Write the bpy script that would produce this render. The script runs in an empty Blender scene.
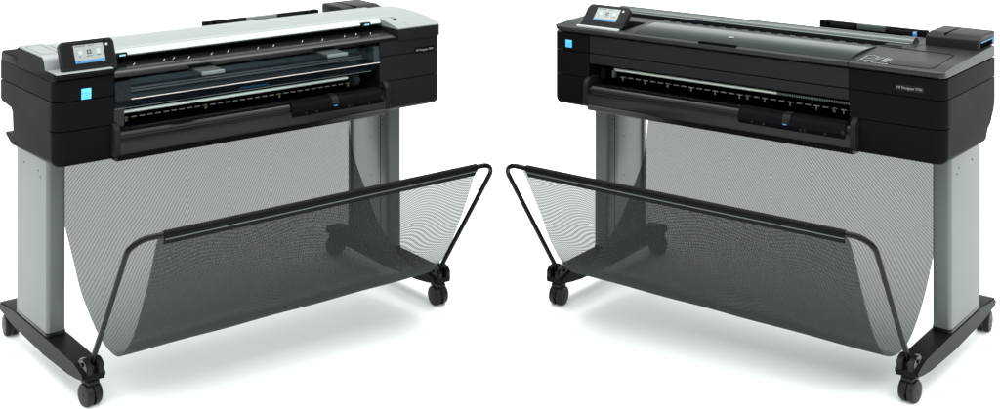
import bpy, bmesh, math, random
from mathutils import Vector, Matrix
random.seed(4)
S = bpy.context.scene
C = S.collection
R = math.radians

# ------------------------------------------------------------------ materials
def new_mat(name):
    m = bpy.data.materials.new(name); m.use_nodes = True
    nt = m.node_tree
    return m, nt, nt.nodes['Principled BSDF']

def plain(name, col, rough=0.45, metal=0.0, spec=0.5, noise=0.0, nscale=400.0, bump=0.0, coat=0.0, var=0.0):
    m, nt, p = new_mat(name)
    p.inputs['Base Color'].default_value = (*col, 1)
    p.inputs['Roughness'].default_value = rough
    p.inputs['Metallic'].default_value = metal
    p.inputs['Specular IOR Level'].default_value = spec
    p.inputs['Coat Weight'].default_value = coat
    p.inputs['Coat Roughness'].default_value = 0.15
    tc = nt.nodes.new('ShaderNodeTexCoord')
    if noise or bump:
        n = nt.nodes.new('ShaderNodeTexNoise'); n.inputs['Scale'].default_value = nscale
        n.inputs['Detail'].default_value = 3
        nt.links.new(tc.outputs['Object'], n.inputs['Vector'])
        if noise:
            mx = nt.nodes.new('ShaderNodeMix'); mx.data_type = 'RGBA'
            mx.inputs[6].default_value = (*[c*(1-noise) for c in col], 1)
            mx.inputs[7].default_value = (*[min(1, c*(1+noise)) for c in col], 1)
            nt.links.new(n.outputs['Fac'], mx.inputs[0])
            nt.links.new(mx.outputs[2], p.inputs['Base Color'])
        if bump:
            b = nt.nodes.new('ShaderNodeBump'); b.inputs['Strength'].default_value = bump
            b.inputs['Distance'].default_value = 0.0006
            nt.links.new(n.outputs['Fac'], b.inputs['Height'])
            nt.links.new(b.outputs['Normal'], p.inputs['Normal'])
    if var:
        n2 = nt.nodes.new('ShaderNodeTexNoise'); n2.inputs['Scale'].default_value = 6.0
        n2.inputs['Detail'].default_value = 4
        nt.links.new(tc.outputs['Object'], n2.inputs['Vector'])
        mr = nt.nodes.new('ShaderNodeMapRange')
        mr.inputs['To Min'].default_value = rough - var; mr.inputs['To Max'].default_value = rough + var
        nt.links.new(n2.outputs['Fac'], mr.inputs['Value'])
        nt.links.new(mr.outputs['Result'], p.inputs['Roughness'])
    return m

M = {}
M['shell'] = plain('black moulded plastic', (0.0050, 0.0049, 0.0056), 0.30, spec=0.008, noise=0.35, nscale=500, bump=0.25, var=0.06)
M['shell_grey'] = plain('charcoal moulded plastic', (0.0105, 0.0105, 0.0116), 0.36, spec=0.06, noise=0.5, nscale=260, bump=0.5, var=0.06)
M['gloss'] = plain('gloss black plastic', (0.0030, 0.0030, 0.0036), 0.2, spec=0.2, var=0.05)
M['dark'] = plain('matt black recess', (0.003, 0.003, 0.004), 0.8, spec=0.0)
M['silver'] = plain('silver painted plastic', (0.196, 0.210, 0.207), 0.42, spec=0.5, noise=0.06, nscale=700, var=0.05)
M['pale'] = plain('pale silver plastic', (0.36, 0.382, 0.379), 0.4, spec=0.5, noise=0.05, nscale=700)
M['groove'] = plain('dark groove', (0.05, 0.055, 0.055), 0.6)
M['column'] = plain('grey painted steel', (0.098, 0.107, 0.106), 0.40, metal=0.2, spec=0.5, noise=0.05, nscale=900, bump=0.1, var=0.05)
M['foot'] = plain('black painted steel', (0.0042, 0.0046, 0.005), 0.4, spec=0.06, noise=0.3, nscale=600, bump=0.2)
M['tube'] = plain('glossy black tube', (0.003, 0.003, 0.0035), 0.2, spec=0.12)
M['hem'] = plain('black woven hem', (0.003, 0.0033, 0.0036), 0.5, spec=0.05, noise=0.5, nscale=900, bump=0.6)
M['wheel'] = plain('black rubber', (0.006, 0.006, 0.0066), 0.45, spec=0.2, noise=0.3, nscale=500)
M['rod'] = plain('pale steel roller', (0.75, 0.82, 0.74), 0.25, metal=0.3)
M['beige'] = plain('beige star wheel plastic', (0.21, 0.19, 0.175), 0.5)
M['brass'] = plain('yellow green plastic', (0.11, 0.105, 0.045), 0.5)
M['rail'] = plain('dull grey rail', (0.07, 0.085, 0.085), 0.35, metal=0.3)
M['beam'] = plain('grey green beam', (0.085, 0.11, 0.11), 0.4)
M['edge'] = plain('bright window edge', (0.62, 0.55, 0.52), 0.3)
M['tab'] = plain('grey green tab', (0.024, 0.031, 0.030), 0.6, spec=0.1)
M['tab_lip'] = plain('pale tab lip', (0.105, 0.128, 0.125), 0.3, spec=0.25)
M['blue'] = plain('light blue plastic', (0.045, 0.19, 0.35), 0.4)
M['sticker'] = plain('cyan sticker', (0.10, 0.56, 0.84), 0.4)
M['white'] = plain('white print', (0.8, 0.8, 0.8), 0.5)
M['greyprint'] = plain('grey print', (0.30, 0.34, 0.34), 0.5)
M['darkprint'] = plain('dark print', (0.03, 0.035, 0.04), 0.5)
M['sticker_print'] = plain('pale cyan print', (0.05, 0.43, 0.73), 0.4)
M['pictogram'] = plain('pale grey print', (0.21, 0.22, 0.22), 0.5)
M['lid_grey'] = plain('dark grey satin plastic', (0.0125, 0.0132, 0.0145), 0.34, spec=0.2, noise=0.35, nscale=280, bump=0.35, var=0.05)
M['screw'] = plain('dark screw', (0.02, 0.02, 0.02), 0.4, metal=0.6)
M['roller'] = plain('smoky roller cover', (0.030, 0.043, 0.041), 0.18, spec=0.4, var=0.03)
M['glass'] = plain('smoked glass top', (0.005, 0.010, 0.0095), 0.12, spec=0.38, var=0.03)
M['plate'] = plain('gloss name plate', (0.002, 0.002, 0.0028), 0.22, spec=0.1)

M['glass'].node_tree.nodes['Principled BSDF'].inputs['Specular Tint'].default_value = (0.78, 1.0, 0.96, 1)
def emis(name, col, st):
    m, nt, p = new_mat(name)
    p.inputs['Base Color'].default_value = (*[c*0.2 for c in col], 1)
    p.inputs['Roughness'].default_value = 0.25
    p.inputs['Emission Color'].default_value = (*col, 1)
    p.inputs['Emission Strength'].default_value = st
    return m
M['scr'] = emis('lit screen grey', (0.48, 0.54, 0.52), 0.52)
M['scr_blue'] = emis('lit screen blue', (0.04, 0.27, 0.55), 0.8)
M['scr_white'] = emis('lit screen white', (0.62, 0.68, 0.72), 0.68)
M['key'] = emis('lit key', (0.35, 0.75, 0.85), 0.9)
M['scr_dark'] = plain('lit screen icons', (0.02, 0.022, 0.025), 0.3)

def smoke(name, tint, k, rough=0.05, spec=0.5):
    m, nt, p = new_mat(name)
    nt.nodes.remove(p)
    out = nt.nodes['Material Output']
    tr = nt.nodes.new('ShaderNodeBsdfTransparent'); tr.inputs['Color'].default_value = (*tint, 1)
    pr = nt.nodes.new('ShaderNodeBsdfPrincipled'); pr.inputs['Base Color'].default_value = (0.008, 0.012, 0.016, 1)
    pr.inputs['Roughness'].default_value = rough; pr.inputs['Specular IOR Level'].default_value = spec
    mx = nt.nodes.new('ShaderNodeMixShader'); mx.inputs[0].default_value = k
    nt.links.new(tr.outputs[0], mx.inputs[1]); nt.links.new(pr.outputs[0], mx.inputs[2])
    nt.links.new(mx.outputs[0], out.inputs['Surface'])
    return m
M['window'] = smoke('smoky clear polycarbonate', (0.74, 0.82, 0.86), 0.24, 0.10, 0.18)

def mesh_fabric():
    """black net: UV = metres along the width (u) and along the drape (v)"""
    m, nt, p = new_mat('black net fabric')
    L = nt.links.new
    def node(t, **k):
        n = nt.nodes.new(t)
        for a, b in k.items(): setattr(n, a, b)
        return n
    def math_(op, a, b=None, c=None):
        n = node('ShaderNodeMath', operation=op)
        for i, v in enumerate((a, b, c)):
            if v is None: continue
            if isinstance(v, (int, float)): n.inputs[i].default_value = v
            else: L(v, n.inputs[i])
        return n.outputs[0]
    uv = node('ShaderNodeUVMap', uv_map='UVMap')
    sep = node('ShaderNodeSeparateXYZ'); L(uv.outputs[0], sep.inputs[0])
    u, v = sep.outputs[0], sep.outputs[1]
    nz = node('ShaderNodeTexNoise'); nz.inputs['Scale'].default_value = 2.2; nz.inputs['Detail'].default_value = 1.0
    L(uv.outputs[0], nz.inputs['Vector'])
    nw = math_('MULTIPLY', math_('SUBTRACT', nz.outputs['Fac'], 0.5), 1.0)
    front = node('ShaderNodeMapRange'); L(v, front.inputs['Value'])
    front.inputs['From Min'].default_value = 0.80; front.inputs['From Max'].default_value = 0.98
    fr = front.outputs[0]
    # ribs : diagonal weave on the back drape, crosswise wavy weave on the front panel
    ph_b = math_('ADD', math_('MULTIPLY', u, 98.0), math_('MULTIPLY', v, 78.0))
    ph_b = math_('ADD', ph_b, math_('MULTIPLY', math_('MULTIPLY', u, u), 26.0))
    ph_b = math_('ADD', ph_b, math_('MULTIPLY', nw, 9.0))
    ph_f = math_('ADD', math_('MULTIPLY', v, 95.0), math_('MULTIPLY', nw, 34.0))
    ph_f = math_('ADD', ph_f, math_('MULTIPLY', u, 6.0))
    s_b = math_('SINE', math_('MULTIPLY', ph_b, 2*math.pi))
    s_f = math_('SINE', math_('MULTIPLY', ph_f, 2*math.pi))
    inv = math_('SUBTRACT', 1.0, fr)
    rib = math_('ADD', math_('MULTIPLY', s_b, inv), math_('MULTIPLY', s_f, fr))
    # fine grid of threads
    gu = math_('SINE', math_('MULTIPLY', u, 2*math.pi*150.0))
    gv = math_('SINE', math_('MULTIPLY', v, 2*math.pi*150.0))
    grid = math_('MULTIPLY', gu, gv)
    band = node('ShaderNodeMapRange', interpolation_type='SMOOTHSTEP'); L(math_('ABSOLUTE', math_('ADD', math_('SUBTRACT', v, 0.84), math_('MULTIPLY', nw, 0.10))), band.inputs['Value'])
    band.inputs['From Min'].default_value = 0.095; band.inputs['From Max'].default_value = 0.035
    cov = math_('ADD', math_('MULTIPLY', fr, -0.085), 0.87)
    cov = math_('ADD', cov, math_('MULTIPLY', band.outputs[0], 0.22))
    cov = math_('ADD', cov, math_('MULTIPLY', rib, math_('ADD', math_('MULTIPLY', fr, 0.04), 0.036)))
    cov = math_('ADD', cov, math_('MULTIPLY', grid, math_('ADD', math_('MULTIPLY', fr, 0.06), 0.08)))
    cov = math_('MINIMUM', math_('MAXIMUM', cov, 0.05), 0.97)
    col = node('ShaderNodeMix', data_type='RGBA'); L(fr, col.inputs[0])
    col.inputs[6].default_value = (0.044, 0.050, 0.050, 1); col.inputs[7].default_value = (0.015, 0.0165, 0.017, 1)  # front panel threads darker: shade on its downward face put into the colour
    L(col.outputs[2], p.inputs['Base Color'])
    p.inputs['Roughness'].default_value = 0.6; p.inputs['Specular IOR Level'].default_value = 0.04
    tr = node('ShaderNodeBsdfTransparent'); mx = node('ShaderNodeMixShader')
    L(cov, mx.inputs[0]); L(tr.outputs[0], mx.inputs[1]); L(p.outputs[0], mx.inputs[2])
    L(mx.outputs[0], nt.nodes['Material Output'].inputs['Surface'])
    return m
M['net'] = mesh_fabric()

# ------------------------------------------------------------------ geometry helpers
def finish(name, bm, mat, parent=None, angle=32, recalc=True):
    if recalc: bmesh.ops.recalc_face_normals(bm, faces=bm.faces)
    me = bpy.data.meshes.new(name); bm.to_mesh(me); bm.free()
    for p in me.polygons: p.use_smooth = True
    me.set_sharp_from_angle(angle=R(angle))
    me.materials.append(mat)
    o = bpy.data.objects.new(name, me); C.objects.link(o)
    if parent: o.parent = parent
    return o

def prism(bm, pts, x0, x1):
    """extrude a (y,z) outline along x"""
    a = [bm.verts.new((x0, y, z)) for y, z in pts]
    b = [bm.verts.new((x1, y, z)) for y, z in pts]
    n = len(pts); fs = [bm.faces.new(a), bm.faces.new(b[::-1])]
    for i in range(n): fs.append(bm.faces.new((a[i], b[i], b[(i+1) % n], a[(i+1) % n])))
    return a, b, fs

def plan(bm, pts, z0, z1):
    """extrude an (x,y) outline upward"""
    a = [bm.verts.new((x, y, z0)) for x, y in pts]
    b = [bm.verts.new((x, y, z1)) for x, y in pts]
    n = len(pts); bm.faces.new(a[::-1]); bm.faces.new(b)
    for i in range(n): bm.faces.new((a[i], a[(i+1) % n], b[(i+1) % n], b[i]))

def box(bm, x0, x1, y0, y1, z0, z1, bev=0.0, seg=2):
    b2 = bmesh.new(); prism(b2, [(y0, z0), (y1, z0), (y1, z1), (y0, z1)], x0, x1)
    if bev: bmesh.ops.bevel(b2, geom=b2.edges[:], offset=bev, segments=seg, profile=0.5, affect='EDGES')
    merge(bm, b2)

def merge(bm, b2, mat=None):
    if mat is not None: bmesh.ops.transform(b2, matrix=mat, verts=b2.verts[:])
    vm = {}
    for v in b2.verts: vm[v] = bm.verts.new(v.co)
    for f in b2.faces:
        try: bm.faces.new([vm[v] for v in f.verts])
        except ValueError: pass
    b2.free()

def cyl(bm, p0, p1, r, seg=16, r1=None):
    p0, p1 = Vector(p0), Vector(p1); d = (p1-p0).normalized()
    up = Vector((0, 0, 1)) if abs(d.z) < 0.9 else Vector((1, 0, 0))
    a = d.cross(up).normalized(); b = d.cross(a)
    r1 = r if r1 is None else r1
    c0 = [bm.verts.new(p0 + r*(math.cos(t)*a + math.sin(t)*b)) for t in [2*math.pi*i/seg for i in range(seg)]]
    c1 = [bm.verts.new(p1 + r1*(math.cos(t)*a + math.sin(t)*b)) for t in [2*math.pi*i/seg for i in range(seg)]]
    for i in range(seg): bm.faces.new((c0[i], c0[(i+1) % seg], c1[(i+1) % seg], c1[i]))
    bm.faces.new(c0[::-1]); bm.faces.new(c1)

def tube(bm, pts, r, seg=12):
    pts = [Vector(p) for p in pts]; rings = []
    prev = None
    for i, p in enumerate(pts):
        d = (pts[min(i+1, len(pts)-1)] - pts[max(i-1, 0)]).normalized()
        if prev is None:
            ref = Vector((0, 1, 0)) if abs(d.y) < 0.9 else Vector((1, 0, 0))
            a = (ref - d*ref.dot(d)).normalized()
        else: a = (prev - d*prev.dot(d)).normalized()
        prev = a; b = d.cross(a)
        rings.append([bm.verts.new(p + r*(math.cos(t)*a + math.sin(t)*b)) for t in [2*math.pi*k/seg for k in range(seg)]])
    for i in range(len(rings)-1):
        for k in range(seg): bm.faces.new((rings[i][k], rings[i][(k+1) % seg], rings[i+1][(k+1) % seg], rings[i+1][k]))
    bm.faces.new(rings[0][::-1]); bm.faces.new(rings[-1])

def arc3(p, a, b, r, n=8):
    """round the corner p between directions to a and b"""
    p, a, b = Vector(p), Vector(a), Vector(b)
    da, db = (a-p).normalized(), (b-p).normalized()
    ang = da.angle(db); t = r/math.tan(ang/2)
    c = p + (da+db).normalized()*(r/math.sin(ang/2))
    s, e = p+da*t-c, p+db*t-c
    ax = s.cross(e).normalized(); tot = s.angle(e)
    return [c + Matrix.Rotation(tot*i/n, 3, ax) @ s for i in range(n+1)]

def bevel_where(bm, test, off, seg=5):
    es = [e for e in bm.edges if test(e.verts[0].co, e.verts[1].co)]
    if es: bmesh.ops.bevel(bm, geom=es, offset=off, segments=seg, profile=0.5, affect='EDGES')

def rrect(w, h, r, n=5, cx=0, cy=0):
    pts = []
    for sx, sy, a0 in ((1, 1, 0), (-1, 1, 90), (-1, -1, 180), (1, -1, 270)):
        for i in range(n+1):
            a = R(a0 + 90*i/n)
            pts.append((cx + sx*(w/2-r) + r*math.cos(a), cy + sy*(h/2-r) + r*math.sin(a)))
    return pts

def text_bm(s, size, depth=0.0004):
    cu = bpy.data.curves.new('t', 'FONT'); cu.body = s; cu.size = size; cu.extrude = depth
    cu.align_x = 'CENTER'; cu.align_y = 'CENTER'; cu.resolution_u = 3
    o = bpy.data.objects.new('t', cu); C.objects.link(o)
    dg = bpy.context.evaluated_depsgraph_get()
    me = bpy.data.meshes.new_from_object(o.evaluated_get(dg))
    bm = bmesh.new(); bm.from_mesh(me)
    bpy.data.objects.remove(o); bpy.data.curves.remove(cu); bpy.data.meshes.remove(me)
    return bm

def frame_mat(o, xd, yd):
    """matrix placing local x,y axes along xd, yd at o"""
    xd, yd = Vector(xd).normalized(), Vector(yd).normalized(); zd = xd.cross(yd)
    m = Matrix((xd, yd, zd)).transposed().to_4x4(); m.translation = Vector(o); return m

def slab(bm, outline, d0, d1, mat):
    b2 = bmesh.new(); plan(b2, outline, d0, d1); merge(bm, b2, mat)

FRONT = lambda x, z, y=0.104: frame_mat((x, y, z), (1, 0, 0), (0, 0, 1))   # drawings on a front face

# ------------------------------------------------------------------ shared printer dimensions (metres; x along the width, -y is the front)
XL, XR, YF, YB = -0.683, 0.683, 0.104, 0.557
ZB, S1, S2, GAP = 0.660, 0.765, 0.850, 0.912
G = 0.0019

def end_block(root, side, xin, mt='shell', rad=0.034, grow=0.0):
    """one end of the body: lower housing, cartridge door, upper band. side=-1 left, +1 right"""
    xo = XL-grow if side < 0 else XR+grow
    x0, x1 = min(xo, xin), max(xo, xin)
    def front_outer(a, b): return abs(a.x-xo) < 1e-5 and abs(b.x-xo) < 1e-5 and abs(a.y-YF) < 1e-5 and abs(b.y-YF) < 1e-5
    bm = bmesh.new()
    prof = [(YF, ZB), (YF, S1-G), (0.152, S1-G), (0.152, S2-G), (YB, S2-G), (YB, 0.775), (0.545, 0.748), (0.515, 0.712), (0.49, 0.70), (0.47, ZB+0.01), (0.44, ZB)]
    if side < 0:
        prof = [(YF, ZB), (YF, S1-G), (0.152, S1-G), (0.152, S2-G), (YB, S2-G), (YB, 0.790), (0.545, 0.783), (0.466, 0.776), (0.452, 0.765), (0.447, 0.71), (0.452, 0.70), (0.51, 0.694), (0.512, 0.686), (0.46, ZB+0.005), (0.44, ZB)]
    prism(bm, prof, x0, x1)
    bevel_where(bm, lambda a, b: front_outer(a, b) and abs(a.z-b.z) > 0.02, rad, 7)
    bevel_where(bm, lambda a, b: abs(a.z-ZB) < 1e-5 and abs(b.z-ZB) < 1e-5 and (abs(a.x-xin) > 1e-4 or abs(b.x-xin) > 1e-4) and not (abs(a.y-0.44) < 1e-4 and abs(b.y-0.44) < 1e-4), 0.022, 4)
    housing = finish('end_housing', bm, M[mt], root)
    # cartridge door
    bm = bmesh.new(); prism(bm, [(YF, S1+G*0.5), (0.1505, S1+G*0.5), (0.1505, S2-G), (YF, S2-G)], x0, x1)
    bevel_where(bm, lambda a, b: front_outer(a, b), rad, 7)
    finish('front_door', bm, M[mt], root)
    bm = bmesh.new(); prism(bm, [(YF, S2+G*0.5), (YB, S2+G*0.5), (YB, GAP-G), (YF, GAP-G)], x0, x1)
    bevel_where(bm, lambda a, b: front_outer(a, b) and abs(a.z-b.z) > 0.02, rad, 7)
    finish('upper_band', bm, M[mt], root)
    # dark core that closes the seams
    bm = bmesh.new(); box(bm, x0+(0.008 if side < 0 else 0.002), x1-(0.002 if side < 0 else 0.008), 0.142, 0.43, ZB+0.03, GAP+0.004)
    box(bm, x0+(0.008 if side < 0 else 0.002), x1-(0.002 if side < 0 else 0.008), 0.431, YB-0.008, 0.80, GAP+0.004)
    box(bm, x0+(0.035 if side < 0 else 0.002), x1-(0.002 if side < 0 else 0.035), YF+0.006, 0.1415, ZB+0.03, GAP+0.004)
    finish('seam_core', bm, M['dark'], housing)
    return housing

def sticker(root, x, z, w, h):
    bm = bmesh.new(); slab(bm, rrect(w, h, 0.001), 0, 0.0008, FRONT(x, z))
    st = finish('energy_label', bm, M['sticker'], root)
    bm = bmesh.new()
    b2 = text_bm('energy', h*0.30); merge(bm, b2, FRONT(x-w*0.03, z+h*0.08, YF-0.0012))
    slab(bm, [(-w*.36, -h*.16), (-w*.1, -h*.02), (w*.2, h*.0), (w*.38, -h*.1), (w*.2, -h*.06), (-w*.1, -h*.08)], 0, 0.0004, FRONT(x, z-h*0.10, YF-0.0012))
    slab(bm, [(-w*.36, -h*.42), (w*.36, -h*.42), (w*.36, -h*.30), (-w*.36, -h*.30)], 0, 0.0004, FRONT(x, z, YF-0.0012))
    finish('label_print', bm, M['sticker_print'], st)

def control_panel(root, xc, yb, zb, yt, zt, w, light_strip):
    """tilting touch screen"""
    up = Vector((0, yt-yb, zt-zb)); h = up.length
    m = frame_mat((xc, (yb+yt)/2, (zb+zt)/2), (1, 0, 0), up)
    bm = bmesh.new()
    b2 = bmesh.new(); plan(b2, rrect(w, h, 0.013, 6), -0.018, 0)
    bevel_where(b2, lambda a, b: abs(a.z-b.z) < 1e-5 and abs(a.z) < 1e-5, 0.0035, 3)
    merge(bm, b2, m)
    cp = finish('control_panel', bm, M['shell_grey'], root)
    bm = bmesh.new(); slab(bm, rrect(w*0.93, h*0.70, 0.004, 4, 0, h*0.075), 0.0, 0.0010, m)
    finish('bezel', bm, M['plate'], cp)
    sw, sh, sx, sy = w*0.545, h*0.545, w*0.02, h*0.085
    bm = bmesh.new(); slab(bm, rrect(sw, sh, 0.0006, 2, sx, sy), 0.0009, 0.0017, m)
    sc = finish('screen', bm, M['scr'], cp)
    bm = bmesh.new(); slab(bm, [(sx-sw/2, sy-sh/2), (sx+sw/2, sy-sh/2), (sx+sw/2, sy-sh*.36), (sx-sw/2, sy-sh*.36)], 0.0017, 0.0021, m)
    finish('task_bar', bm, M['scr_blue'], sc)
    bm = bmesh.new()
    def bar(cx, cy, bw, bh): slab(bm, [(sx+sw*cx-sw*bw/2, sy+sh*cy-sh*bh/2), (sx+sw*cx+sw*bw/2, sy+sh*cy-sh*bh/2), (sx+sw*cx+sw*bw/2, sy+sh*cy+sh*bh/2), (sx+sw*cx-sw*bw/2, sy+sh*cy+sh*bh/2)], 0.0017, 0.0022, m)
    bar(-.28, .43, .36, .035); bar(.10, .43, .2, .03)
    for cx, cy, bw, bh in ((0, .18, .15, .05), (-.055, .08, .03, .2), (.055, .08, .03, .2), (0, 0.0, .15, .06), (0, .1, .05, .02)): bar(cx, cy, bw, bh)
    bar(0, -.14, .2, .03); bar(-.33, -.14, .06, .04); bar(-.3, .17, .02, .05); bar(.32, -.12, .16, .03); bar(-.4, .05, .02, .04); bar(-.38, -.42, .08, .04)
    finish('screen_icons', bm, M['scr_dark'], sc)
    bm = bmesh.new()
    for cx in (-.29, .31):
        bm = bmesh.new(); bar(cx, .08, .12, .24); finish('screen_tile', bm, M['scr_white'], sc)
    # round maker's mark beside the screen
    bm = bmesh.new(); slab(bm, rrect(0.0082, 0.0082, 0.0041, 5, w*0.36, h*0.30), 0.0010, 0.0014, m)
    finish('panel_mark', bm, M['scr_white'], cp)
    if light_strip:
        bm = bmesh.new(); box(bm, xc-w/2-0.004, xc+w/2-0.004, yb-0.016, yb-0.004, zb-0.002, zb+0.0055, 0.0015)
        finish('hinge_strip', bm, M['pale'], cp)
    else:
        for dx in (-0.035, 0.04):
            bm = bmesh.new(); box(bm, xc+dx-0.008, xc+dx+0.008, yb-0.008, yb+0.012, zb-0.004, zb+0.004, 0.001)
            finish('hinge', bm, M['dark'], cp)
    return cp

def star_wheels(parent, x0, x1, step, y, z, off=0, tee=3):
    n = int((x1-x0)/step)
    for i in range(n+1):
        x = x0 + step*i
        bm = bmesh.new()
        box(bm, x-step*0.33, x+step*0.33, y-0.0015, y+0.0015, z-0.0014, z+0.0014)
        big = (i+off) % 10 == 6
        if (tee and (i+off) % tee == 0) or big:
            box(bm, x-0.0018, x+0.0018, y-0.0035, y-0.0018, z-0.012, z+(0.004 if big else 0.0))
        if big: box(bm, x-0.004, x+0.004, y-0.006, y-0.004, z-0.010, z-0.004)
        finish('star_wheel', bm, M['brass'] if big else M['beige'], parent)

def output_tray(root, xl, xr, hx0, hx1):
    """rounded front roll cover with the paper holder on its right half"""
    prof = [(0.34, 0.668), (0.34, 0.728), (0.20, 0.733), (0.135, 0.7455), (0.118, 0.7475), (0.105, 0.7465), (0.094, 0.743), (0.086, 0.736), (0.083, 0.729), (0.0845, 0.7235), (0.0795, 0.7205), (0.0785, 0.717), (0.0795, 0.678), (0.084, 0.674), (0.087, 0.662), (0.092, 0.657), (0.12, 0.655)]
    bm = bmesh.new(); prism(bm, prof, xl, xr)
    tray = finish('output_tray', bm, M['gloss'], root, angle=40)
    # end brackets
    for x in (xl-0.004, xr+0.004):
        bm = bmesh.new()
        prism(bm, [(0.18, 0.672), (0.081, 0.674), (0.0775, 0.680), (0.0775, 0.745), (0.081, 0.753), (0.099, 0.769), (0.18, 0.772)], x-0.009, x+0.009)
        bmesh.ops.bevel(bm, geom=bm.edges[:], offset=0.0015, segments=1, affect='EDGES')
        finish('tray_bracket', bm, M['shell_grey'], tray)
    # paper holder
    bm = bmesh.new(); prism(bm, [(0.11, 0.700), (0.0785, 0.702), (0.0755, 0.707), (0.0755, 0.729), (0.080, 0.739), (0.091, 0.7475), (0.115, 0.7505)], hx0, hx1)
    bmesh.ops.bevel(bm, geom=[e for e in bm.edges if abs(e.verts[0].co.x-e.verts[1].co.x) < 1e-5], offset=0.002, segments=2, affect='EDGES')
    hold = finish('paper_holder', bm, M['shell'], tray)
    bm = bmesh.new(); box(bm, hx0+0.006, hx1-0.012, 0.0742, 0.0772, 0.7065, 0.7145)
    sl = finish('holder_slot', bm, M['dark'], hold)
    bm = bmesh.new(); k = hx0+(hx1-hx0)*0.46
    prism(bm, [(0.11, 0.749), (0.0755, 0.718), (0.0735, 0.722), (0.0735, 0.731), (0.079, 0.7415), (0.0905, 0.7505), (0.11, 0.7535)], k-0.012, k+0.012)
    finish('holder_latch', bm, M['shell_grey'], hold)
    bm = bmesh.new(); box(bm, k-0.008, k+0.004, 0.0715, 0.0735, 0.7185, 0.7215)
    finish('blue_mark', bm, M['blue'], hold)
    for x in (hx0+0.05, hx0+0.09, k+0.05, k+0.062, k+0.13):
        bm = bmesh.new(); box(bm, x-0.004, x+0.004, 0.0728, 0.0755, 0.707, 0.714, 0.0008)
        finish('slot_rib', bm, M['shell_grey'], hold)
    bm = bmesh.new(); box(bm, hx1-0.014, hx1-0.001, 0.0735, 0.077, 0.716, 0.729, 0.001)
    finish('holder_button', bm, M['shell_grey'], hold)
    return tray

# ------------------------------------------------------------------ the stand and its net basket
def caster(root, x, y, turn):
    bm = bmesh.new()
    cyl(bm, (x, y, 0.055), (x, y, 0.084), 0.012)
    m = Matrix.Translation((x, y, 0)) @ Matrix.Rotation(turn, 4, 'Z')
    b2 = bmesh.new()
    pts = [(-0.018, 0.036)] + [(0.018+0.0 - 0.036*math.cos(R(a)) - 0.018, 0.034+0.036*math.sin(R(a))) for a in range(10, 171, 16)]
    prism(b2, [(0.016, 0.030)] + [(0.004+0.0345*math.cos(R(a)), 0.032+0.0345*math.sin(R(a))) for a in range(0, 181, 15)] + [(-0.016, 0.034)], -0.0026, 0.0026)
    merge(bm, b2, m)
    b2 = bmesh.new(); box(b2, -0.019, 0.019, -0.016, 0.028, 0.0605, 0.074, 0.005); merge(bm, b2, m)
    c = finish('caster', bm, M['wheel'], root)
    for s in (-1, 1):
        bm = bmesh.new(); b2 = bmesh.new()
        xs = [(0.003, 0.020), (0.0034, 0.0312), (0.0048, 0.0327), (0.0190, 0.0327), (0.0225, 0.0305), (0.0240, 0.0255), (0.0240, 0.006)]
        rings = []
        for dx, r in xs:
            rings.append([b2.verts.new((s*dx, 0.006+r*math.cos(t), 0.0325+r*math.sin(t))) for t in [2*math.pi*k/24 for k in range(24)]])
        for i in range(len(rings)-1):
            for k in range(24): b2.faces.new((rings[i][k], rings[i][(k+1) % 24], rings[i+1][(k+1) % 24], rings[i+1][k]))
        b2.faces.new(rings[0]); b2.faces.new(rings[-1])
        merge(bm, b2, m)
        finish('wheel', bm, M['wheel'], c)
        bm = bmesh.new(); b2 = bmesh.new(); cyl(b2, (s*0.0232, 0.006, 0.0325), (s*0.0248, 0.006, 0.0325), 0.005); merge(bm, b2, m)
        finish('hub_cap', bm, M['wheel'], c)

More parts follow.
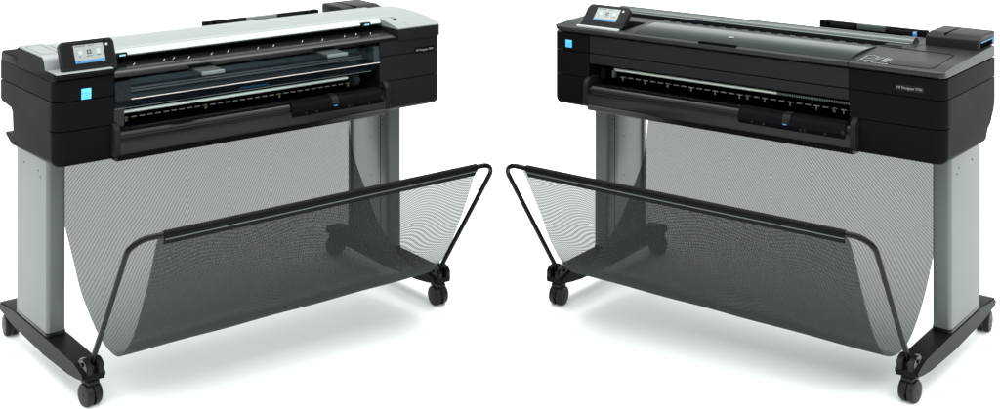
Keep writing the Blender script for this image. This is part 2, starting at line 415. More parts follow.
def stand(root, turns, netL, netR, flip):
    ti = iter(turns)
    for s in (-1, 1):
        cx = s*0.612
        # foot: long beam, thinner towards its ends
        bm = bmesh.new()
        top = [(-0.012, 0.096), (0.0, 0.104), (0.06, 0.112), (0.25, 0.116), (0.55, 0.116), (0.66, 0.112), (0.688, 0.106)]
        bot = [(0.694, 0.088), (0.68, 0.080), (0.56, 0.070), (0.30, 0.062), (0.10, 0.068), (0.03, 0.076), (-0.012, 0.079)]
        prism(bm, top+bot, cx-0.034, cx+0.034)
        bmesh.ops.bevel(bm, geom=[e for e in bm.edges if abs(e.verts[0].co.x-e.verts[1].co.x) < 1e-5], offset=0.005, segments=2, affect='EDGES')
        finish('foot', bm, M['foot'], root, angle=25)
        for y in (0.012, 0.665): caster(root, cx, y, next(ti))
        # column
        xi, xo = s*0.583, s*0.641
        bm = bmesh.new(); y0, y1, r = 0.277, 0.541, 0.012
        def P(x, y): return (x, y)
        pts = []
        for i in range(7):
            a = R(90*i/6); pts.append((xo - s*(r - r*math.cos(a)), y0 + r - r*math.sin(a)))
        for i in range(7):
            a = R(90*i/6); pts.append((xi + s*(r - r*math.sin(a)), y0 + r - r*math.cos(a)))
        pts += [(xi, 0.322), (xi+s*0.003, 0.322), (xi+s*0.003, 0.327), (xi, 0.327), (xi, 0.345), (xi+s*0.008, 0.350), (xi+s*0.008, 0.52), (xi, 0.525), (xi, y1-0.004), (xi+s*0.004, y1), (xo-s*0.008, y1), (xo, y1-0.008)]
        plan(bm, pts, 0.124, 0.668)
        col = finish('column', bm, M['column'], root, angle=35)
        bm = bmesh.new()
        b2 = bmesh.new(); plan(b2, rrect(0.061, 0.268, 0.012, 4, cx, 0.409), 0.112, 0.128)
        bevel_where(b2, lambda a, b: abs(a.z-0.128) < 1e-5 and abs(b.z-0.128) < 1e-5, 0.003, 2); merge(bm, b2)
        finish('column_boot', bm, M['gloss'], col)
        for y, z in ((0.312, 0.578), (0.312, 0.562), (0.338, 0.545), (0.40, 0.50), (0.338, 0.35), (0.40, 0.36)):
            bm = bmesh.new(); rr = 0.0032 if y < 0.32 else 0.002
            dx = 0.008 if y > 0.345 else 0.0
            cyl(bm, (xi+s*(dx+0.001), y, z), (xi+s*dx-s*0.0012, y, z), rr, 10)
            finish('screw', bm, M['screw'], col)
        for y, z in ((0.35, 0.60), (0.33, 0.585), (0.47, 0.60)):
            bm = bmesh.new(); cyl(bm, (xo-s*0.001, y, z), (xo+s*0.001, y, z), 0.003, 10)
            finish('screw', bm, M['screw'], col)
        # clamp that holds the rod on the foot
        bm = bmesh.new(); mt = None
        for dx in (-0.017, 0.017):
            b2 = bmesh.new()
            prism(b2, [(-0.020, 0.098), (-0.020, 0.118), (-0.010, 0.131), (0.012, 0.137), (0.04, 0.130), (0.052, 0.112), (0.052, 0.100)], cx+dx-0.009, cx+dx+0.009)
            bmesh.ops.bevel(b2, geom=b2.edges[:], offset=0.0025, segments=2, affect='EDGES'); merge(bm, b2)
        box(bm, cx-0.02, cx+0.02, 0.0, 0.045, 0.10, 0.118, 0.003)
        cl = finish('rod_clamp', bm, M['gloss'], root)
        bm = bmesh.new(); cyl(bm, (cx-0.030, 0.014, 0.120), (cx+0.030, 0.014, 0.120), 0.006, 12)
        finish('clamp_bolt', bm, M['foot'], cl)
    # rod
    a0, a1 = Vector((-0.612, 0.014, 0.112)), Vector((-0.625, -0.281, 0.541))
    b1, b0 = Vector((0.625, -0.281, 0.541)), Vector((0.612, 0.014, 0.112))
    path = [a0, a0.lerp(a1, .5)] + arc3(a1, a0, b1, 0.055, 10) + [Vector((-0.3, -0.281, 0.541)), Vector((0, -0.281, 0.541)), Vector((0.3, -0.281, 0.541))] + arc3(b1, a1, b0, 0.055, 10) + [b0.lerp(b1, .5), b0]
    bm = bmesh.new(); tube(bm, path, 0.0082, 14)
    finish('basket_rod', bm, M['tube'], root)
    # net
    nx, nv = 48, 96
    def spline(P, n):
        P = [Vector((0, a, b)) for a, b in P]; out = []
        seg = len(P)-1
        for k in range(n+1):
            t = seg*k/n; i = min(int(t), seg-1); f = t-i
            p0, p1, p2, p3 = P[max(i-1, 0)], P[i], P[i+1], P[min(i+2, seg)]
            out.append(0.5*((2*p1)+(p2-p0)*f+(2*p0-5*p1+4*p2-p3)*f*f+(3*p1-p0-3*p2+p3)*f**3))
        return out
    A, B = spline(netL, nv), spline(netR, nv)
    bm = bmesh.new(); uvl = bm.loops.layers.uv.new('UVMap')
    grid = []; uvs = {}
    dist = [0.0]
    for k in range(nv): dist.append(dist[-1] + (A[k+1]-A[k]).length)
    for i in range(nx+1):
        f = i/nx; row = []
        for k in range(nv+1):
            p = A[k].lerp(B[k], f)
            bell = math.sin(math.pi*f); low = math.exp(-((dist[k]-0.80)/0.16)**2)
            hw = 0.535 + 0.012*(k/nv)
            x = -hw + 2*hw*f
            wob = 0.0008*math.sin(7*f*math.pi+dist[k]*5)*low
            v = bm.verts.new((x, p.y, p.z - 0.001*bell*low + wob))
            uvs[v] = (x*flip, dist[k]); row.append(v)
        grid.append(row)
    for i in range(nx):
        for k in range(nv):
            f = bm.faces.new((grid[i][k], grid[i+1][k], grid[i+1][k+1], grid[i][k+1]))
            for l in f.loops: l[uvl].uv = uvs[l.vert]
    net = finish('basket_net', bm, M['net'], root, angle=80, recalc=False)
    # hem that wraps the rod and the stitched double strip under it
    bm = bmesh.new(); tube(bm, [(-0.528, -0.281, 0.541), (0, -0.281, 0.541), (0.545, -0.281, 0.541)], 0.0112, 14)
    finish('hem', bm, M['hem'], net)
    bm = bmesh.new()
    prism(bm, [(-0.289, 0.536), (-0.2765, 0.513), (-0.2745, 0.5135), (-0.286, 0.5365)], -0.527, 0.544)
    finish('stitched_strip', bm, M['hem'], net)
    bm = bmesh.new()
    prism(bm, [(-0.2905, 0.531), (-0.2895, 0.5285), (-0.288, 0.5295), (-0.289, 0.532)], -0.527, 0.544)  # thin paler strip: the highlight line along rod and hem, put into colour
    finish('hem_highlight', bm, M['rail'], net)
    return net

def rear_tray(root, x0, x1, y, z1, light):
    bm = bmesh.new()
    box(bm, x0, x1, y, y+0.012, z1-0.06, z1-0.003, 0.002)
    box(bm, x0, x1, y-0.008, y+0.014, z1-0.006, z1, 0.002)
    box(bm, x0, x0+0.02, y-0.016, y+0.012, z1-0.06, z1+0.001, 0.002)
    box(bm, x1-0.02, x1+0.004, y-0.016, y+0.012, z1-0.06, z1+0.001, 0.002)
    rt = finish('rear_paper_tray', bm, M['shell'], root)
    w = x1-x0
    for a, b, mt in ((0.10, 0.34, 'shell_grey'), (0.36, 0.63, light), (0.66, 0.88, 'shell_grey')):
        bm = bmesh.new(); box(bm, x0+w*a, x0+w*b, y-0.0115, y-0.001, z1-0.017, z1-0.004 + (0.005 if mt == light else 0), 0.001)
        finish('tray_insert', bm, M[mt], rt)
    for a in (0.05, 0.645, 0.92):
        bm = bmesh.new(); box(bm, x0+w*a-0.005, x0+w*a+0.005, y-0.014, y-0.001, z1-0.03, z1-0.002, 0.0015)
        finish('tray_clip', bm, M['gloss'], rt)
    return rt

def ink_cover(root, x0, x1, y0, y1, z0, z1, mat):
    bm = bmesh.new(); prism(bm, [(y0, z0), (y1, z0), (y1, z1+0.002), (y0+0.05, z1), (y0+0.003, z1-0.007)], x0, x1)
    bevel_where(bm, lambda a, b: not (abs(a.z-z0) < 1e-5 and abs(b.z-z0) < 1e-5) and (abs(a.x-b.x) > .01 or abs(a.z-b.z) > .02 or a.z > z1-0.02), 0.006, 3)
    ic = finish('ink_cover', bm, mat, root, angle=40)
    bm = bmesh.new(); box(bm, x0+0.055, x0+0.0565, y0+0.02, y1-0.01, z1-0.004, z1+0.0022)
    finish('cover_seam', bm, M['dark'], ic)
    bm = bmesh.new(); box(bm, x1-0.002, x1+0.0015, y0+0.03, y1-0.01, z0+0.004, z0+0.020)
    sl = finish('cartridge_slot', bm, M['dark'], ic)
    bm = bmesh.new(); box(bm, x1-0.001, x1+0.0035, y0+0.028, y1-0.012, z0+0.020, z0+0.0225)
    finish('blue_edge', bm, M['blue'], ic)
    bm = bmesh.new(); box(bm, x1+0.0005, x1+0.003, y1-0.032, y1-0.022, z0+0.005, z0+0.018, 0.0005)
    finish('cartridge_tab', bm, M['blue'], ic)
    return ic

def plate(root, x, z, w, h, text):
    bm = bmesh.new(); slab(bm, rrect(w, h, 0.0012, 2), 0, 0.0010, FRONT(x, z))
    p = finish('name_plate', bm, M['plate'], root)
    bm = bmesh.new(); b2 = text_bm(text, h*0.52)
    xs = [v.co.x for v in b2.verts]; k = w*0.86/(max(xs)-min(xs))
    bmesh.ops.scale(b2, vec=(k, 1, 1), verts=b2.verts[:])
    merge(bm, b2, FRONT(x, z, YF-0.0014)); finish('lettering', bm, M['pictogram'], p)

def load_icons(root, x, y, z, mat, k=1.0, tilt=0.0):
    """page, arrow and roll pictograms printed on the lid"""
    m = Matrix.Translation((x, y, z)) @ Matrix.Rotation(tilt, 4, 'X') @ Matrix.Scale(k, 4)
    bm = bmesh.new()
    def q(pts): slab(bm, pts, 0, 0.0005, m)
    def line(a, b, w=0.0045):
        a, b = Vector((*a, 0)), Vector((*b, 0)); n = (b-a).normalized().cross(Vector((0, 0, 1)))*w/2
        q([((a+n).x, (a+n).y), ((a-n).x, (a-n).y), ((b-n).x, (b-n).y), ((b+n).x, (b+n).y)][::-1])
    line((-0.05, -0.03), (-0.05, 0.05)); line((-0.05, 0.05), (-0.03, 0.065)); line((-0.03, 0.065), (0.0, 0.05)); line((0, 0.05), (0, 0.01))
    line((-0.05, -0.03), (-0.02, -0.03)); line((-0.02, -0.03), (0.01, 0.0)); line((0.01, 0.0), (0.022, 0.05)); line((-0.035, -0.01), (-0.012, 0.03))
    for i in range(4): line((0.036, -0.02+i*0.02), (0.062, -0.02+i*0.02), 0.009)
    line((0.036, -0.02), (0.036, 0.045)); line((0.05, -0.02), (0.05, 0.045))
    finish('load_icons', bm, mat, root)
    bm = bmesh.new()
    for a in range(9):
        if a in (3,): continue
        q([(-0.055+a*0.015, -0.058), (-0.043+a*0.015, -0.058), (-0.043+a*0.015, -0.050), (-0.055+a*0.015, -0.050)])
    finish('icon_caption', bm, mat, root)

NET_A = [(0.47, 0.672), (0.468, 0.60), (0.452, 0.50), (0.415, 0.41), (0.342, 0.315), (0.278, 0.235), (0.22, 0.192), (0.16, 0.157), (0.108, 0.136), (0.055, 0.124), (-0.005, 0.126), (-0.045, 0.145), (-0.080, 0.178), (-0.132, 0.238), (-0.198, 0.354), (-0.238, 0.436), (-0.270, 0.510), (-0.2865, 0.536)]
NET_BR = [(0.47, 0.672), (0.475, 0.60), (0.475, 0.50), (0.460, 0.41), (0.425, 0.312), (0.365, 0.222), (0.305, 0.160), (0.245, 0.118), (0.187, 0.093), (0.12, 0.086), (0.050, 0.098), (-0.005, 0.124), (-0.062, 0.182), (-0.116, 0.262), (-0.168, 0.358), (-0.212, 0.446), (-0.256, 0.516), (-0.2865, 0.536)]
NET_BL = [(0.48, 0.672), (0.48, 0.60), (0.465, 0.50), (0.440, 0.41), (0.355, 0.305), (0.285, 0.23), (0.22, 0.185), (0.16, 0.15), (0.108, 0.130), (0.055, 0.122), (0.0, 0.128), (-0.045, 0.162), (-0.085, 0.205), (-0.136, 0.278), (-0.190, 0.380), (-0.235, 0.458), (-0.268, 0.514), (-0.2865, 0.536)]

def printer_root(loc, yaw, label):
    r = bpy.data.objects.new('large_format_printer', None); C.objects.link(r)
    r.location = loc; r.rotation_euler = (0, 0, yaw)
    r['label'] = label; r['category'] = 'printer'; r['group'] = 'large format printers on wheeled stands'
    r.empty_display_size = 0.2
    return r

def inner_core(root, xl, xr, top):
    bm = bmesh.new()
    box(bm, xl-0.02, xr+0.02, 0.33, 0.44, ZB+0.002, top)
    box(bm, xl-0.02, xr+0.02, 0.441, YB, 0.80, top)
    box(bm, xl-0.02, xr+0.02, 0.20, 0.335, 0.83, top-0.002)
    core = finish('print_engine', bm, M['dark'], root)
    return core

# ------------------------------------------------------------------ printer with the pale scanner lid
def scanner_printer():
    root = printer_root((-0.6771, 4.2266, 0), R(38.87), 'black printer with pale silver scanner lid and clear front window on grey wheeled stand')
    xl, xr = -0.505, 0.432
    end_block(root, -1, xl); end_block(root, 1, xr, 'shell_grey', 0.024, 0.005)
    core = inner_core(root, xl, xr, 0.905)
    sticker(root, -0.590, 0.867, 0.029, 0.031)
    plate(root, 0.617, 0.8555, 0.083, 0.020, 'HP Designjet T830')
    # --- lid: black lower lip, silver top
    bm = bmesh.new(); prism(bm, [(0.099, 0.9145), (0.094, 0.920), (0.095, 0.926), (0.105, 0.9285), (0.185, 0.9285), (0.195, 0.955), (0.21, 0.966), (0.41, 0.968), (0.415, 0.905), (0.15, 0.905)], XL, -0.507)
    bevel_where(bm, lambda a, b: abs(a.x-XL) < 1e-5 and abs(b.x-XL) < 1e-5 and a.y < 0.11 and b.y < 0.11, 0.006, 3)
    lid = finish('scanner_lid', bm, M['shell'], root)
    bm = bmesh.new()
    prism(bm, [(0.108, 0.9286), (0.104, 0.930), (0.108, 0.9315), (0.183, 0.9315), (0.186, 0.930)], XL+0.006, -0.507)
    prism(bm, [(0.1845, 0.930), (0.1935, 0.956), (0.204, 0.968), (0.23, 0.9715), (0.405, 0.9735), (0.4095, 0.970), (0.40, 0.968), (0.21, 0.966), (0.196, 0.955), (0.187, 0.930)], XL+0.002, -0.606)
    finish('left_lid_panel', bm, M['silver'], lid, angle=45)
    # inset lines on the left cap
    bm = bmesh.new()
    for w_, h_ in ((0.05, 0.15),):
        o = rrect(w_, h_, 0.012, 5, -0.647, 0.305); i = rrect(w_-0.003, h_-0.003, 0.011, 5, -0.647, 0.305)
        z = 0.9735
        vo = [bm.verts.new((x, y, 0.9722+(y-0.23)*0.0115+0.0003)) for x, y in o]; vi = [bm.verts.new((x, y, 0.9722+(y-0.23)*0.0115+0.0003)) for x, y in i]
        for k in range(len(vo)): bm.faces.new((vo[k], vo[(k+1) % len(vo)], vi[(k+1) % len(vi)], vi[k]))
    finish('inset_line', bm, M['groove'], lid)
    # long scanner bar
    bar = [(0.200, 0.9445), (0.199, 0.9475), (0.211, 0.9625), (0.218, 0.9655), (0.26, 0.970), (0.33, 0.9735), (0.39, 0.9715), (0.425, 0.964), (0.455, 0.950), (0.46, 0.935), (0.24, 0.935), (0.205, 0.941)]
    bm = bmesh.new(); prism(bm, bar, -0.6035, 0.560)
    sb = finish('scanner_bar', bm, M['silver'], lid, angle=28)
    bm = bmesh.new(); prism(bm, [(0.1978, 0.9470), (0.2100, 0.9622), (0.2110, 0.9615), (0.1990, 0.9465)], -0.500, 0.500)
    finish('front_strip', bm, M['pale'], sb)
    bm = bmesh.new(); prism(bm, [(0.2165, 0.9653), (0.2175, 0.9660), (0.2195, 0.9662), (0.2195, 0.9652)], -0.600, 0.54)
    finish('crease_line', bm, M['greyprint'], sb)
    bm = bmesh.new(); mm = Matrix.Translation((-0.025, 0.315, 0.9732)) @ Matrix.Rotation(R(3), 4, 'X')
    for a in (-0.017, -0.0125, -0.006, -0.001, 0.004, 0.012, 0.0165): slab(bm, [(a-0.001, -0.006), (a+0.001, -0.006), (a+0.0035, 0.006), (a+0.0015, 0.006)], 0, 0.0005, mm)
    finish('lid_print', bm, M['greyprint'], sb)
    # right cap
    xe = XR + 0.005
    def capplan(y0, rr): return [(0.503, 0.42), (0.503, y0)] + [(xe-rr+rr*math.sin(R(a)), y0+rr-rr*math.cos(R(a))) for a in range(0, 91, 10)] + [(xe, 0.42)]
    bm = bmesh.new(); plan(bm, capplan(0.0965, 0.024), 0.8985, 0.9362)
    bevel_where(bm, lambda a, b: abs(a.z-b.z) < 1e-5 and a.z < 0.90, 0.003, 2)
    rc = finish('right_lid_cap', bm, M['shell_grey'], lid)
    # silver top: follows the same outline, rising towards the back
    def captop(y):
        P = [(0.09, 0.9375), (0.104, 0.9415), (0.137, 0.949), (0.19, 0.958), (0.25, 0.9635), (0.33, 0.9665), (0.40, 0.966), (0.43, 0.960)]
        for (a, b), (c, d_) in zip(P, P[1:]):
            if y <= c: return b + (d_-b)*max(0, (y-a))/(c-a)
        return P[-1][1]
    bm = bmesh.new(); rows = []
    ys = [0.0975, 0.099, 0.102, 0.106, 0.111, 0.117, 0.125, 0.14, 0.165, 0.19, 0.22, 0.25, 0.29, 0.33, 0.37, 0.40, 0.425]
    for y in ys:
        t = min(1, (y-0.0975)/0.023); xm = xe - 0.001 - 0.023*(1-math.sqrt(max(0, 1-(1-t)**2)))
        z = captop(y)
        rows.append([bm.verts.new(c) for c in ((0.503, y, 0.9355), (0.503, y, z), ((0.503+xm)/2, y, z+0.0004), (xm-0.012, y, z), (xm-0.003, y, z-0.0012), (xm, y, z-0.004), (xm, y, 0.9355))])
    for a, b in zip(rows, rows[1:]):
        for k in range(len(a)-1): bm.faces.new((a[k], a[k+1], b[k+1], b[k]))
    bm.faces.new(rows[0]); bm.faces.new(rows[-1][::-1])
    finish('right_lid_panel', bm, M['silver'], rc, angle=40)
    bm = bmesh.new()
    tube(bm, [(0.545, 0.42, 0.9645), (0.556, 0.36, 0.9668), (0.5575, 0.30, 0.9664), (0.553, 0.235, 0.9632), (0.545, 0.19, 0.9588)], 0.0012, 6)
    finish('lid_seam', bm, M['groove'], rc)
    bm = bmesh.new(); b2 = bmesh.new(); slab(b2, rrect(0.010, 0.012, 0.003, 4), 0, 0.0012, Matrix.Translation((0.548, 0.184, 0.9572)) @ Matrix.Rotation(R(9), 4, 'X')); merge(bm, b2)
    finish('lid_dimple', bm, M['dark'], rc)
    load_icons(rc, 0.545, 0.138, 0.9505, M['greyprint'], 0.36, R(12))
    # black document slope in front of the bar
    bm = bmesh.new()
    prism(bm, [(0.235, 0.9255), (0.19, 0.9245), (0.14, 0.9215), (0.115, 0.9195), (0.103, 0.916), (0.099, 0.911), (0.1005, 0.902), (0.108, 0.897), (0.16, 0.8955), (0.25, 0.8955)], -0.5055, 0.5015)
    ft = finish('document_feed_slope', bm, M['gloss'], lid, angle=40)
    for i, x in enumerate((-0.42, -0.32, -0.285, -0.24, -0.16, -0.10, 0.0, 0.06, 0.17, 0.24, 0.33, 0.38, 0.43)):
        bm = bmesh.new(); slab(bm, [(-0.001, -0.013), (0.001, -0.013), (0.001, 0.013), (-0.001, 0.013)], 0, 0.0005, Matrix.Translation((x, 0.158+0.006*(i % 3), 0.9228+0.0004*(i % 3))) @ Matrix.Rotation(R(3.5), 4, 'X') @ Matrix.Rotation(R(-35), 4, 'Z'))
        finish('size_mark', bm, M['greyprint'], ft)
    bm = bmesh.new(); box(bm, -0.6035, 0.56, 0.232, 0.40, 0.905, 0.936)
    finish('bar_support', bm, M['dark'], lid)
    # two small lit keys at the ends of the slope
    for x in (-0.444, 0.434):
        bm = bmesh.new(); box(bm, x-0.017, x+0.017, 0.188, 0.203, 0.939, 0.9555, 0.002)
        kf = finish('key_housing', bm, M['plate'], lid)
        bm = bmesh.new(); box(bm, x-0.009, x+0.010, 0.1862, 0.1885, 0.9465, 0.951)
        finish('key_light', bm, M['key'], kf)
    # rear housing
    bm = bmesh.new(); prism(bm, [(0.415, 0.9115), (0.415, 0.940), (0.545, 0.940), (YB, 0.930), (YB, 0.9115)], XL, XR)
    bevel_where(bm, lambda a, b: abs(a.x-b.x) < 1e-5 and a.z > .92, 0.004, 2)
    finish('rear_housing', bm, M['shell'], root)
    # clear window: upper pane, bend, lower pane
    bm = bmesh.new()
    prism(bm, [(0.103, 0.889), (0.098, 0.834), (0.110, 0.807), (0.113, 0.808), (0.1015, 0.8345), (0.1065, 0.889)], xl+0.001, xr-0.001)
    win = finish('front_window', bm, M['window'], root)
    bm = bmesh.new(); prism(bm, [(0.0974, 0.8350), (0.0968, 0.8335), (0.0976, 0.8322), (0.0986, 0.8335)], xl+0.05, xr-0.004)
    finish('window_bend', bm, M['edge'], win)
    bm = bmesh.new(); prism(bm, [(0.1095, 0.8075), (0.1085, 0.8062), (0.1105, 0.8052), (0.112, 0.8065)], xl+0.004, xr-0.03)
    finish('window_edge', bm, M['rail'], win)
    bm = bmesh.new()
    prism(bm, [(0.1045, 0.888), (0.0995, 0.834), (0.108, 0.815), (0.130, 0.815), (0.130, 0.888)], xl+0.002, xl+0.052)
    finish('window_frame', bm, M['gloss'], win)
    bm = bmesh.new()
    prism(bm, [(0.1045, 0.888), (0.1000, 0.836), (0.130, 0.836), (0.130, 0.888)], xr-0.026, xr-0.004)
    finish('window_frame', bm, M['rail'], win)
    for x in (-0.220, 0.222):
        bm = bmesh.new()
        prism(bm, [(0.135, 0.9035), (0.085, 0.897), (0.040, 0.8965), (0.036, 0.894), (0.040, 0.8915), (0.088, 0.892), (0.103, 0.886), (0.135, 0.888)], x-0.037, x+0.037)
        tb = finish('window_tab', bm, M['tab'], win)
        bm = bmesh.new(); prism(bm, [(0.0385, 0.8975), (0.034, 0.8965), (0.032, 0.8915), (0.0335, 0.8870), (0.0365, 0.8870), (0.0385, 0.8915)], x-0.0375, x+0.0375)
        finish('tab_lip', bm, M['tab_lip'], tb)
    # machinery behind the window
    bm = bmesh.new(); box(bm, xl+0.055, xr-0.028, 0.188, 0.199, 0.856, 0.874, 0.002); finish('carriage_beam', bm, M['beam'], core)
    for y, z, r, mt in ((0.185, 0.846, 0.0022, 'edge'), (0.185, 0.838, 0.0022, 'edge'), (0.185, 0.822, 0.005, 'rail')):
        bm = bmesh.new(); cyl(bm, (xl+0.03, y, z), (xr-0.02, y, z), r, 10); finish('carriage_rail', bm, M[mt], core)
    bm = bmesh.new(); cyl(bm, (xl+0.004, 0.175, 0.780), (xr-0.085, 0.175, 0.780), 0.0052, 12)
    rod = finish('output_roller', bm, M['rod'], root)
    star_wheels(rod, xl+0.012, xr-0.08, 0.0262, 0.172, 0.7625, 4, 0)
    bm = bmesh.new()
    tube(bm, [(-0.045, 0.20, 0.788), (-0.038, 0.20, 0.793), (0.055, 0.20, 0.793), (0.062, 0.20, 0.789)], 0.0028, 8)
    finish('blue_handle', bm, M['blue'], rod)
    bm = bmesh.new(); prism(bm, [(0.165, 0.752), (0.155, 0.77), (0.17, 0.785), (0.20, 0.782), (0.205, 0.755)], xr-0.066, xr-0.044)
    finish('roller_support', bm, M['tab'], rod)
    bm = bmesh.new(); box(bm, xl-0.003, xl+0.04, 0.125, 0.2, 0.745, 0.815); finish('left_slot_wall', bm, M['gloss'], core)
    bm = bmesh.new(); prism(bm, [(0.108, 0.80), (0.108, 0.77), (0.30, 0.765), (0.30, 0.83)], xr-0.012, xr+0.012); finish('right_slot_wall', bm, M['dark'], core)
    output_tray(root, xl+0.004, xr+0.012, 0.078, 0.430)
    control_panel(root, -0.568, 0.120, 0.922, 0.163, 1.013, 0.165, False)
    rear_tray(root, 0.03, 0.485, 0.605, 0.9455, 'silver')
    ink_cover(root, 0.506, 0.668, 0.43, 0.60, 0.935, 0.966, M['shell_grey'])
    stand(root, (R(8), R(-6), R(-5), R(10)), NET_A, NET_A, 1)
    return root

# ------------------------------------------------------------------ printer with the plain dark lid
def plain_printer():
    root = printer_root((0.6759, 4.238, 0), R(-37.46), 'all black printer with dark glass lid panel and white lid pictograms on grey wheeled stand')
    xl, xr = -0.546, 0.3925
    end_block(root, -1, xl-0.001, 'shell', 0.020, 0.009); end_block(root, 1, xr+0.001)
    core = inner_core(root, xl, xr, 0.90)
    sticker(root, -0.630, 0.8735, 0.026, 0.026)
    plate(root, 0.579, 0.8755, 0.088, 0.018, 'HP Designjet T730')
    # front door between the ends: two stacked bands
    bm = bmesh.new(); prism(bm, [(YF, S2+G*.5), (0.30, S2+G*.5), (0.30, GAP-G), (YF, GAP-G)], xl+0.001, xr-0.001)
    bmesh.ops.bevel(bm, geom=bm.edges[:], offset=0.0015, segments=1, affect='EDGES')
    fd = finish('front_cover', bm, M['shell_grey'], root)
    bm = bmesh.new(); prism(bm, [(YF, 0.816), (0.115, 0.812), (0.30, 0.82), (0.30, S2-G), (YF, S2-G)], xl+0.001, xr-0.001)
    bmesh.ops.bevel(bm, geom=bm.edges[:], offset=0.0015, segments=1, affect='EDGES')
    finish('cover_lip', bm, M['shell_grey'], fd)
    # lid in two sections with a seam
    lp = [(0.101, 0.9145), (0.0955, 0.919), (0.0945, 0.925), (0.0975, 0.931), (0.106, 0.9345), (0.20, 0.940), (0.33, 0.9435), (0.50, 0.9435), (0.545, 0.9435), (YB, 0.936), (YB, 0.9145)]
    bm = bmesh.new(); prism(bm, lp, XL-0.005, xr-0.0012)
    bevel_where(bm, lambda a, b: abs(a.x-XL+0.005) < 1e-5 and abs(b.x-XL+0.005) < 1e-5 and max(a.y, b.y) < 0.105, 0.022, 5)
    lid = finish('lid', bm, M['lid_grey'], root, angle=40)
    rp = [(0.101, 0.9145), (0.0955, 0.919), (0.0945, 0.925), (0.0975, 0.931), (0.106, 0.9345), (0.20, 0.940), (0.33, 0.9435), (0.50, 0.948), (0.545, 0.9495), (YB, 0.944), (YB, 0.9145)]
    bm = bmesh.new(); prism(bm, rp, xr+0.0012, XR)
    bevel_where(bm, lambda a, b: abs(a.x-XR) < 1e-5 and abs(b.x-XR) < 1e-5 and max(a.y, b.y) < 0.105, 0.022, 5)
    finish('lid_end_section', bm, M['lid_grey'], lid, angle=40)
    bm = bmesh.new(); box(bm, xr-0.002, xr+0.002, 0.104, 0.38, 0.912, 0.932)
    finish('lid_seam', bm, M['dark'], lid)
    # smoked glass panel, gently curved
    def ztop(y): return 0.9345 + (y-0.106)*0.0585 if y < 0.20 else 0.940 + (y-0.20)*0.027
    bm = bmesh.new(); cols = []
    n = 12
    for k in range(n+1):
        y = 0.112 + (0.328-0.112)*k/n; bow = 0.0065*4*(k/n)*(1-k/n)
        z = ztop(y) + 0.0012 + bow
        x0 = -0.372 - 0.022*(k/n)
        cols.append((bm.verts.new((x0, y, z)), bm.verts.new((xr-0.004, y, z))))
    for k in range(n): bm.faces.new((cols[k][0], cols[k][1], cols[k+1][1], cols[k+1][0]))
    r = bmesh.ops.extrude_face_region(bm, geom=bm.faces[:])
    bmesh.ops.translate(bm, vec=(0, 0, -0.0065), verts=[v for v in r['geom'] if isinstance(v, bmesh.types.BMVert)])
    gl = finish('glass_panel', bm, M['glass'], lid, angle=40)
    # maker's oval mark
    bm = bmesh.new(); slab(bm, rrect(0.020, 0.020, 0.0099, 6), 0, 0.0006, Matrix.Translation((-0.045, 0.185, ztop(0.185)+0.0072)) @ Matrix.Rotation(R(2), 4, 'X'))
    bd = finish('round_badge', bm, M['silver'], gl)
    bm = bmesh.new(); b2 = text_bm('hp', 0.014); merge(bm, b2, Matrix.Translation((-0.045, 0.186, ztop(0.185)+0.0079)) @ Matrix.Rotation(R(2), 4, 'X'))
    finish('badge_lettering', bm, M['greyprint'], bd)
    # finger handle at the front of the glass
    bm = bmesh.new(); box(bm, -0.120, 0.016, 0.098, 0.116, 0.931, 0.9375, 0.002)
    finish('finger_recess', bm, M['dark'], lid)
    # raised dark strip painting the slot's shade, smoky roller cover behind
    bm = bmesh.new(); box(bm, -0.62, 0.455, 0.362, 0.42, 0.9405, 0.9448)
    finish('feed_slot_shade', bm, M['dark'], lid)
    for i in range(18):
        x = -0.36 + i*0.043
        bm = bmesh.new(); box(bm, x-0.010, x+0.010, 0.350, 0.3665, 0.9428, 0.9452, 0.0008)
        finish('slot_notch', bm, M['dark'], lid)
    bm = bmesh.new()
    arc = [(0.448+0.030*math.cos(R(a)), 0.9415+0.0225*math.sin(R(a))) for a in range(0, 181, 12)]
    prism(bm, arc, -0.632, 0.470)
    finish('roll_cover', bm, M['roller'], lid, angle=50)
    bm = bmesh.new(); prism(bm, [(0.4165, 0.944), (0.4150, 0.9475), (0.4185, 0.949), (0.420, 0.945)], -0.62, 0.462)
    finish('roll_cover_lip', bm, M['tab_lip'], lid)
    # thin black plate painting the shade of the folded recess behind the screen
    bm = bmesh.new(); box(bm, -0.600, -0.425, 0.130, 0.275, 0.936, 0.9437)
    finish('screen_recess_shade', bm, M['dark'], lid)
    # inset ink panel outline with its printed pictograms
    bm = bmesh.new(); o = []
    outline = [(xr+0.004, 0.1205), (0.615, 0.1235)] + [(0.615+0.024*math.sin(R(a)), 0.1475-0.024*math.cos(R(a))) for a in range(15, 90, 15)] + [(0.640, 0.16), (0.634, 0.30)] + [(0.610+0.024*math.cos(R(a)), 0.315+0.024*math.sin(R(a))) for a in range(0, 91, 15)] + [(xr+0.004, 0.345)]
    tube(bm, [(x, y, ztop(y)+0.0002) for x, y in outline], 0.0013, 6)
    finish('inset_line', bm, M['dark'], lid)
    load_icons(lid, 0.452, 0.155, ztop(0.155)+0.0006, M['pictogram'], 0.72, R(3))
    # curved seam from the slot end to the ink cover
    bm = bmesh.new(); tube(bm, [(0.40, 0.348, 0.9437), (0.455, 0.352, 0.9438), (0.478, 0.365, 0.944), (0.490, 0.40, 0.9448), (0.497, 0.44, 0.946)], 0.0011, 6)
    finish('slot_seam', bm, M['dark'], lid)
    # slot interior
    bm = bmesh.new(); cyl(bm, (xl+0.06, 0.175, 0.7895), (xr-0.27, 0.175, 0.7895), 0.0052, 12)
    rod = finish('output_roller', bm, M['rod'], root)
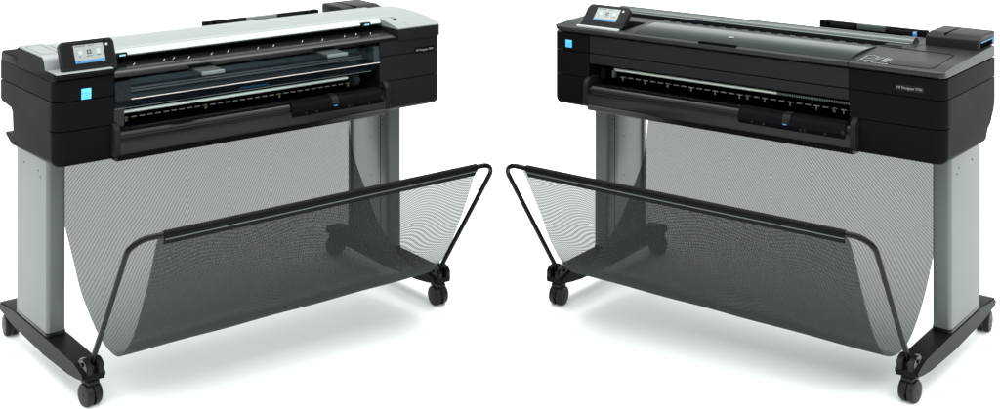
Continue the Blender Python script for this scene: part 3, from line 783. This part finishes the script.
    bm = bmesh.new(); cyl(bm, (xr-0.27, 0.175, 0.7895), (xr-0.01, 0.175, 0.7895), 0.004, 12)
    finish('roller_core', bm, M['rail'], rod)
    for i in range(32):
        x = xr-0.262+i*0.0078
        bm = bmesh.new(); box(bm, x-0.0019, x+0.0019, 0.168, 0.1705, 0.786, 0.7935)
        finish('roller_tooth', bm, M['tab_lip'], rod)
    star_wheels(rod, xl+0.10, xr-0.012, 0.0295, 0.165, 0.7695, 0)
    bm = bmesh.new(); box(bm, xl+0.053, xl+0.062, 0.165, 0.185, 0.762, 0.788, 0.002)
    finish('roller_support', bm, M['beam'], rod)
    bm = bmesh.new(); box(bm, xl+0.03, xl+0.045, 0.13, 0.15, 0.762, 0.80, 0.003); finish('slot_lever', bm, M['shell'], core)
    output_tray(root, xl+0.005, xr+0.018, 0.035, 0.392)
    control_panel(root, -0.512, 0.122, 0.9365, 0.186, 1.006, 0.170, True)
    rear_tray(root, 0.075, 0.445, 0.615, 0.960, 'rail')
    bm = bmesh.new(); prism(bm, [(0.585, 0.93), (0.585, 0.95), (0.59, 0.958), (0.595, 0.95), (0.595, 0.93)], 0.408, 0.420); finish('blue_lever', bm, M['blue'], root)
    ink_cover(root, 0.503, 0.668, 0.437, 0.607, 0.945, 0.984, M['shell_grey'])
    stand(root, (R(6), R(-8), R(-6), R(5)), NET_BL, NET_BR, -1)
    return root

scanner_printer(); plain_printer()

# ------------------------------------------------------------------ floor, light, camera
m, nt, p = new_mat('white studio floor')
p.inputs['Base Color'].default_value = (0.92, 0.935, 0.935, 1); p.inputs['Roughness'].default_value = 0.55
p.inputs['Specular IOR Level'].default_value = 0.2
n = nt.nodes.new('ShaderNodeTexNoise'); n.inputs['Scale'].default_value = 3
mr = nt.nodes.new('ShaderNodeMapRange'); mr.inputs['To Min'].default_value = 0.5; mr.inputs['To Max'].default_value = 0.6
nt.links.new(n.outputs['Fac'], mr.inputs['Value']); nt.links.new(mr.outputs[0], p.inputs['Roughness'])
bm = bmesh.new(); vs = [bm.verts.new(c) for c in ((-40, -20, 0), (40, -20, 0), (40, 60, 0), (-40, 60, 0))]; bm.faces.new(vs)
fl = finish('floor', bm, m); fl['kind'] = 'structure'

w = bpy.data.worlds.new('World'); S.world = w; w.use_nodes = True
nt = w.node_tree; bg = nt.nodes['Background']
tc = nt.nodes.new('ShaderNodeTexCoord'); sp = nt.nodes.new('ShaderNodeSeparateXYZ')
nt.links.new(tc.outputs['Generated'], sp.inputs[0])
def ramp(stops):
    rp = nt.nodes.new('ShaderNodeValToRGB'); nt.links.new(sp.outputs['Z'], rp.inputs['Fac'])
    e = rp.color_ramp.elements
    e.remove(e[1])
    for k, (pos, v) in enumerate(stops):
        x = e[0] if k == 0 else e.new(pos)
        x.position = pos; x.color = (v*0.965, v, v, 1)
    return rp.outputs['Color']
back = ramp([(0.0, 0.62), (0.22, 0.52), (0.42, 0.14), (0.78, 0.26), (1.0, 2.2)])     # white sweep behind the machines
front = ramp([(0.0, 0.16), (0.3, 0.45), (0.6, 1.15), (1.0, 2.0)])      # darker room behind the photographer
mp = nt.nodes.new('ShaderNodeMapRange'); mp.interpolation_type = 'SMOOTHSTEP'
mp.inputs['From Min'].default_value = 0.62; mp.inputs['From Max'].default_value = 0.86
nt.links.new(sp.outputs['Y'], mp.inputs['Value'])
mxw = nt.nodes.new('ShaderNodeMix'); mxw.data_type = 'RGBA'
nt.links.new(mp.outputs[0], mxw.inputs[0]); nt.links.new(front, mxw.inputs[6]); nt.links.new(back, mxw.inputs[7])
nt.links.new(mxw.outputs[2], bg.inputs['Color']); bg.inputs['Strength'].default_value = 2.25

lamp = bpy.data.lights.new('overhead_softbox', 'AREA'); lamp.shape = 'RECTANGLE'; lamp.size = 3.2; lamp.size_y = 0.6
lamp.energy = 56; lamp.color = (1.0, 0.995, 0.985)
lo = bpy.data.objects.new('overhead_softbox', lamp); C.objects.link(lo)
lo.location = (0, 5.5, 4.1); lo.rotation_euler = (Vector((0, 4.2, 0.6)) - lo.location).to_track_quat('-Z', 'Y').to_euler()

F, HY, H = 1355.66, -202.217, 1.7261
cam = bpy.data.cameras.new('camera'); co = bpy.data.objects.new('camera', cam); C.objects.link(co)
co.location = (0, 0, H); co.rotation_euler = (R(90), 0, 0)
cam.sensor_fit = 'HORIZONTAL'; cam.sensor_width = 36; cam.lens = 36*F/1000
cam.shift_y = (HY - 204.5)/1000
cam.clip_start = 0.05; cam.clip_end = 300
S.camera = co
S.view_settings.view_transform = 'Standard'; S.view_settings.look = 'None'
S.view_settings.exposure = 0; S.view_settings.gamma = 1
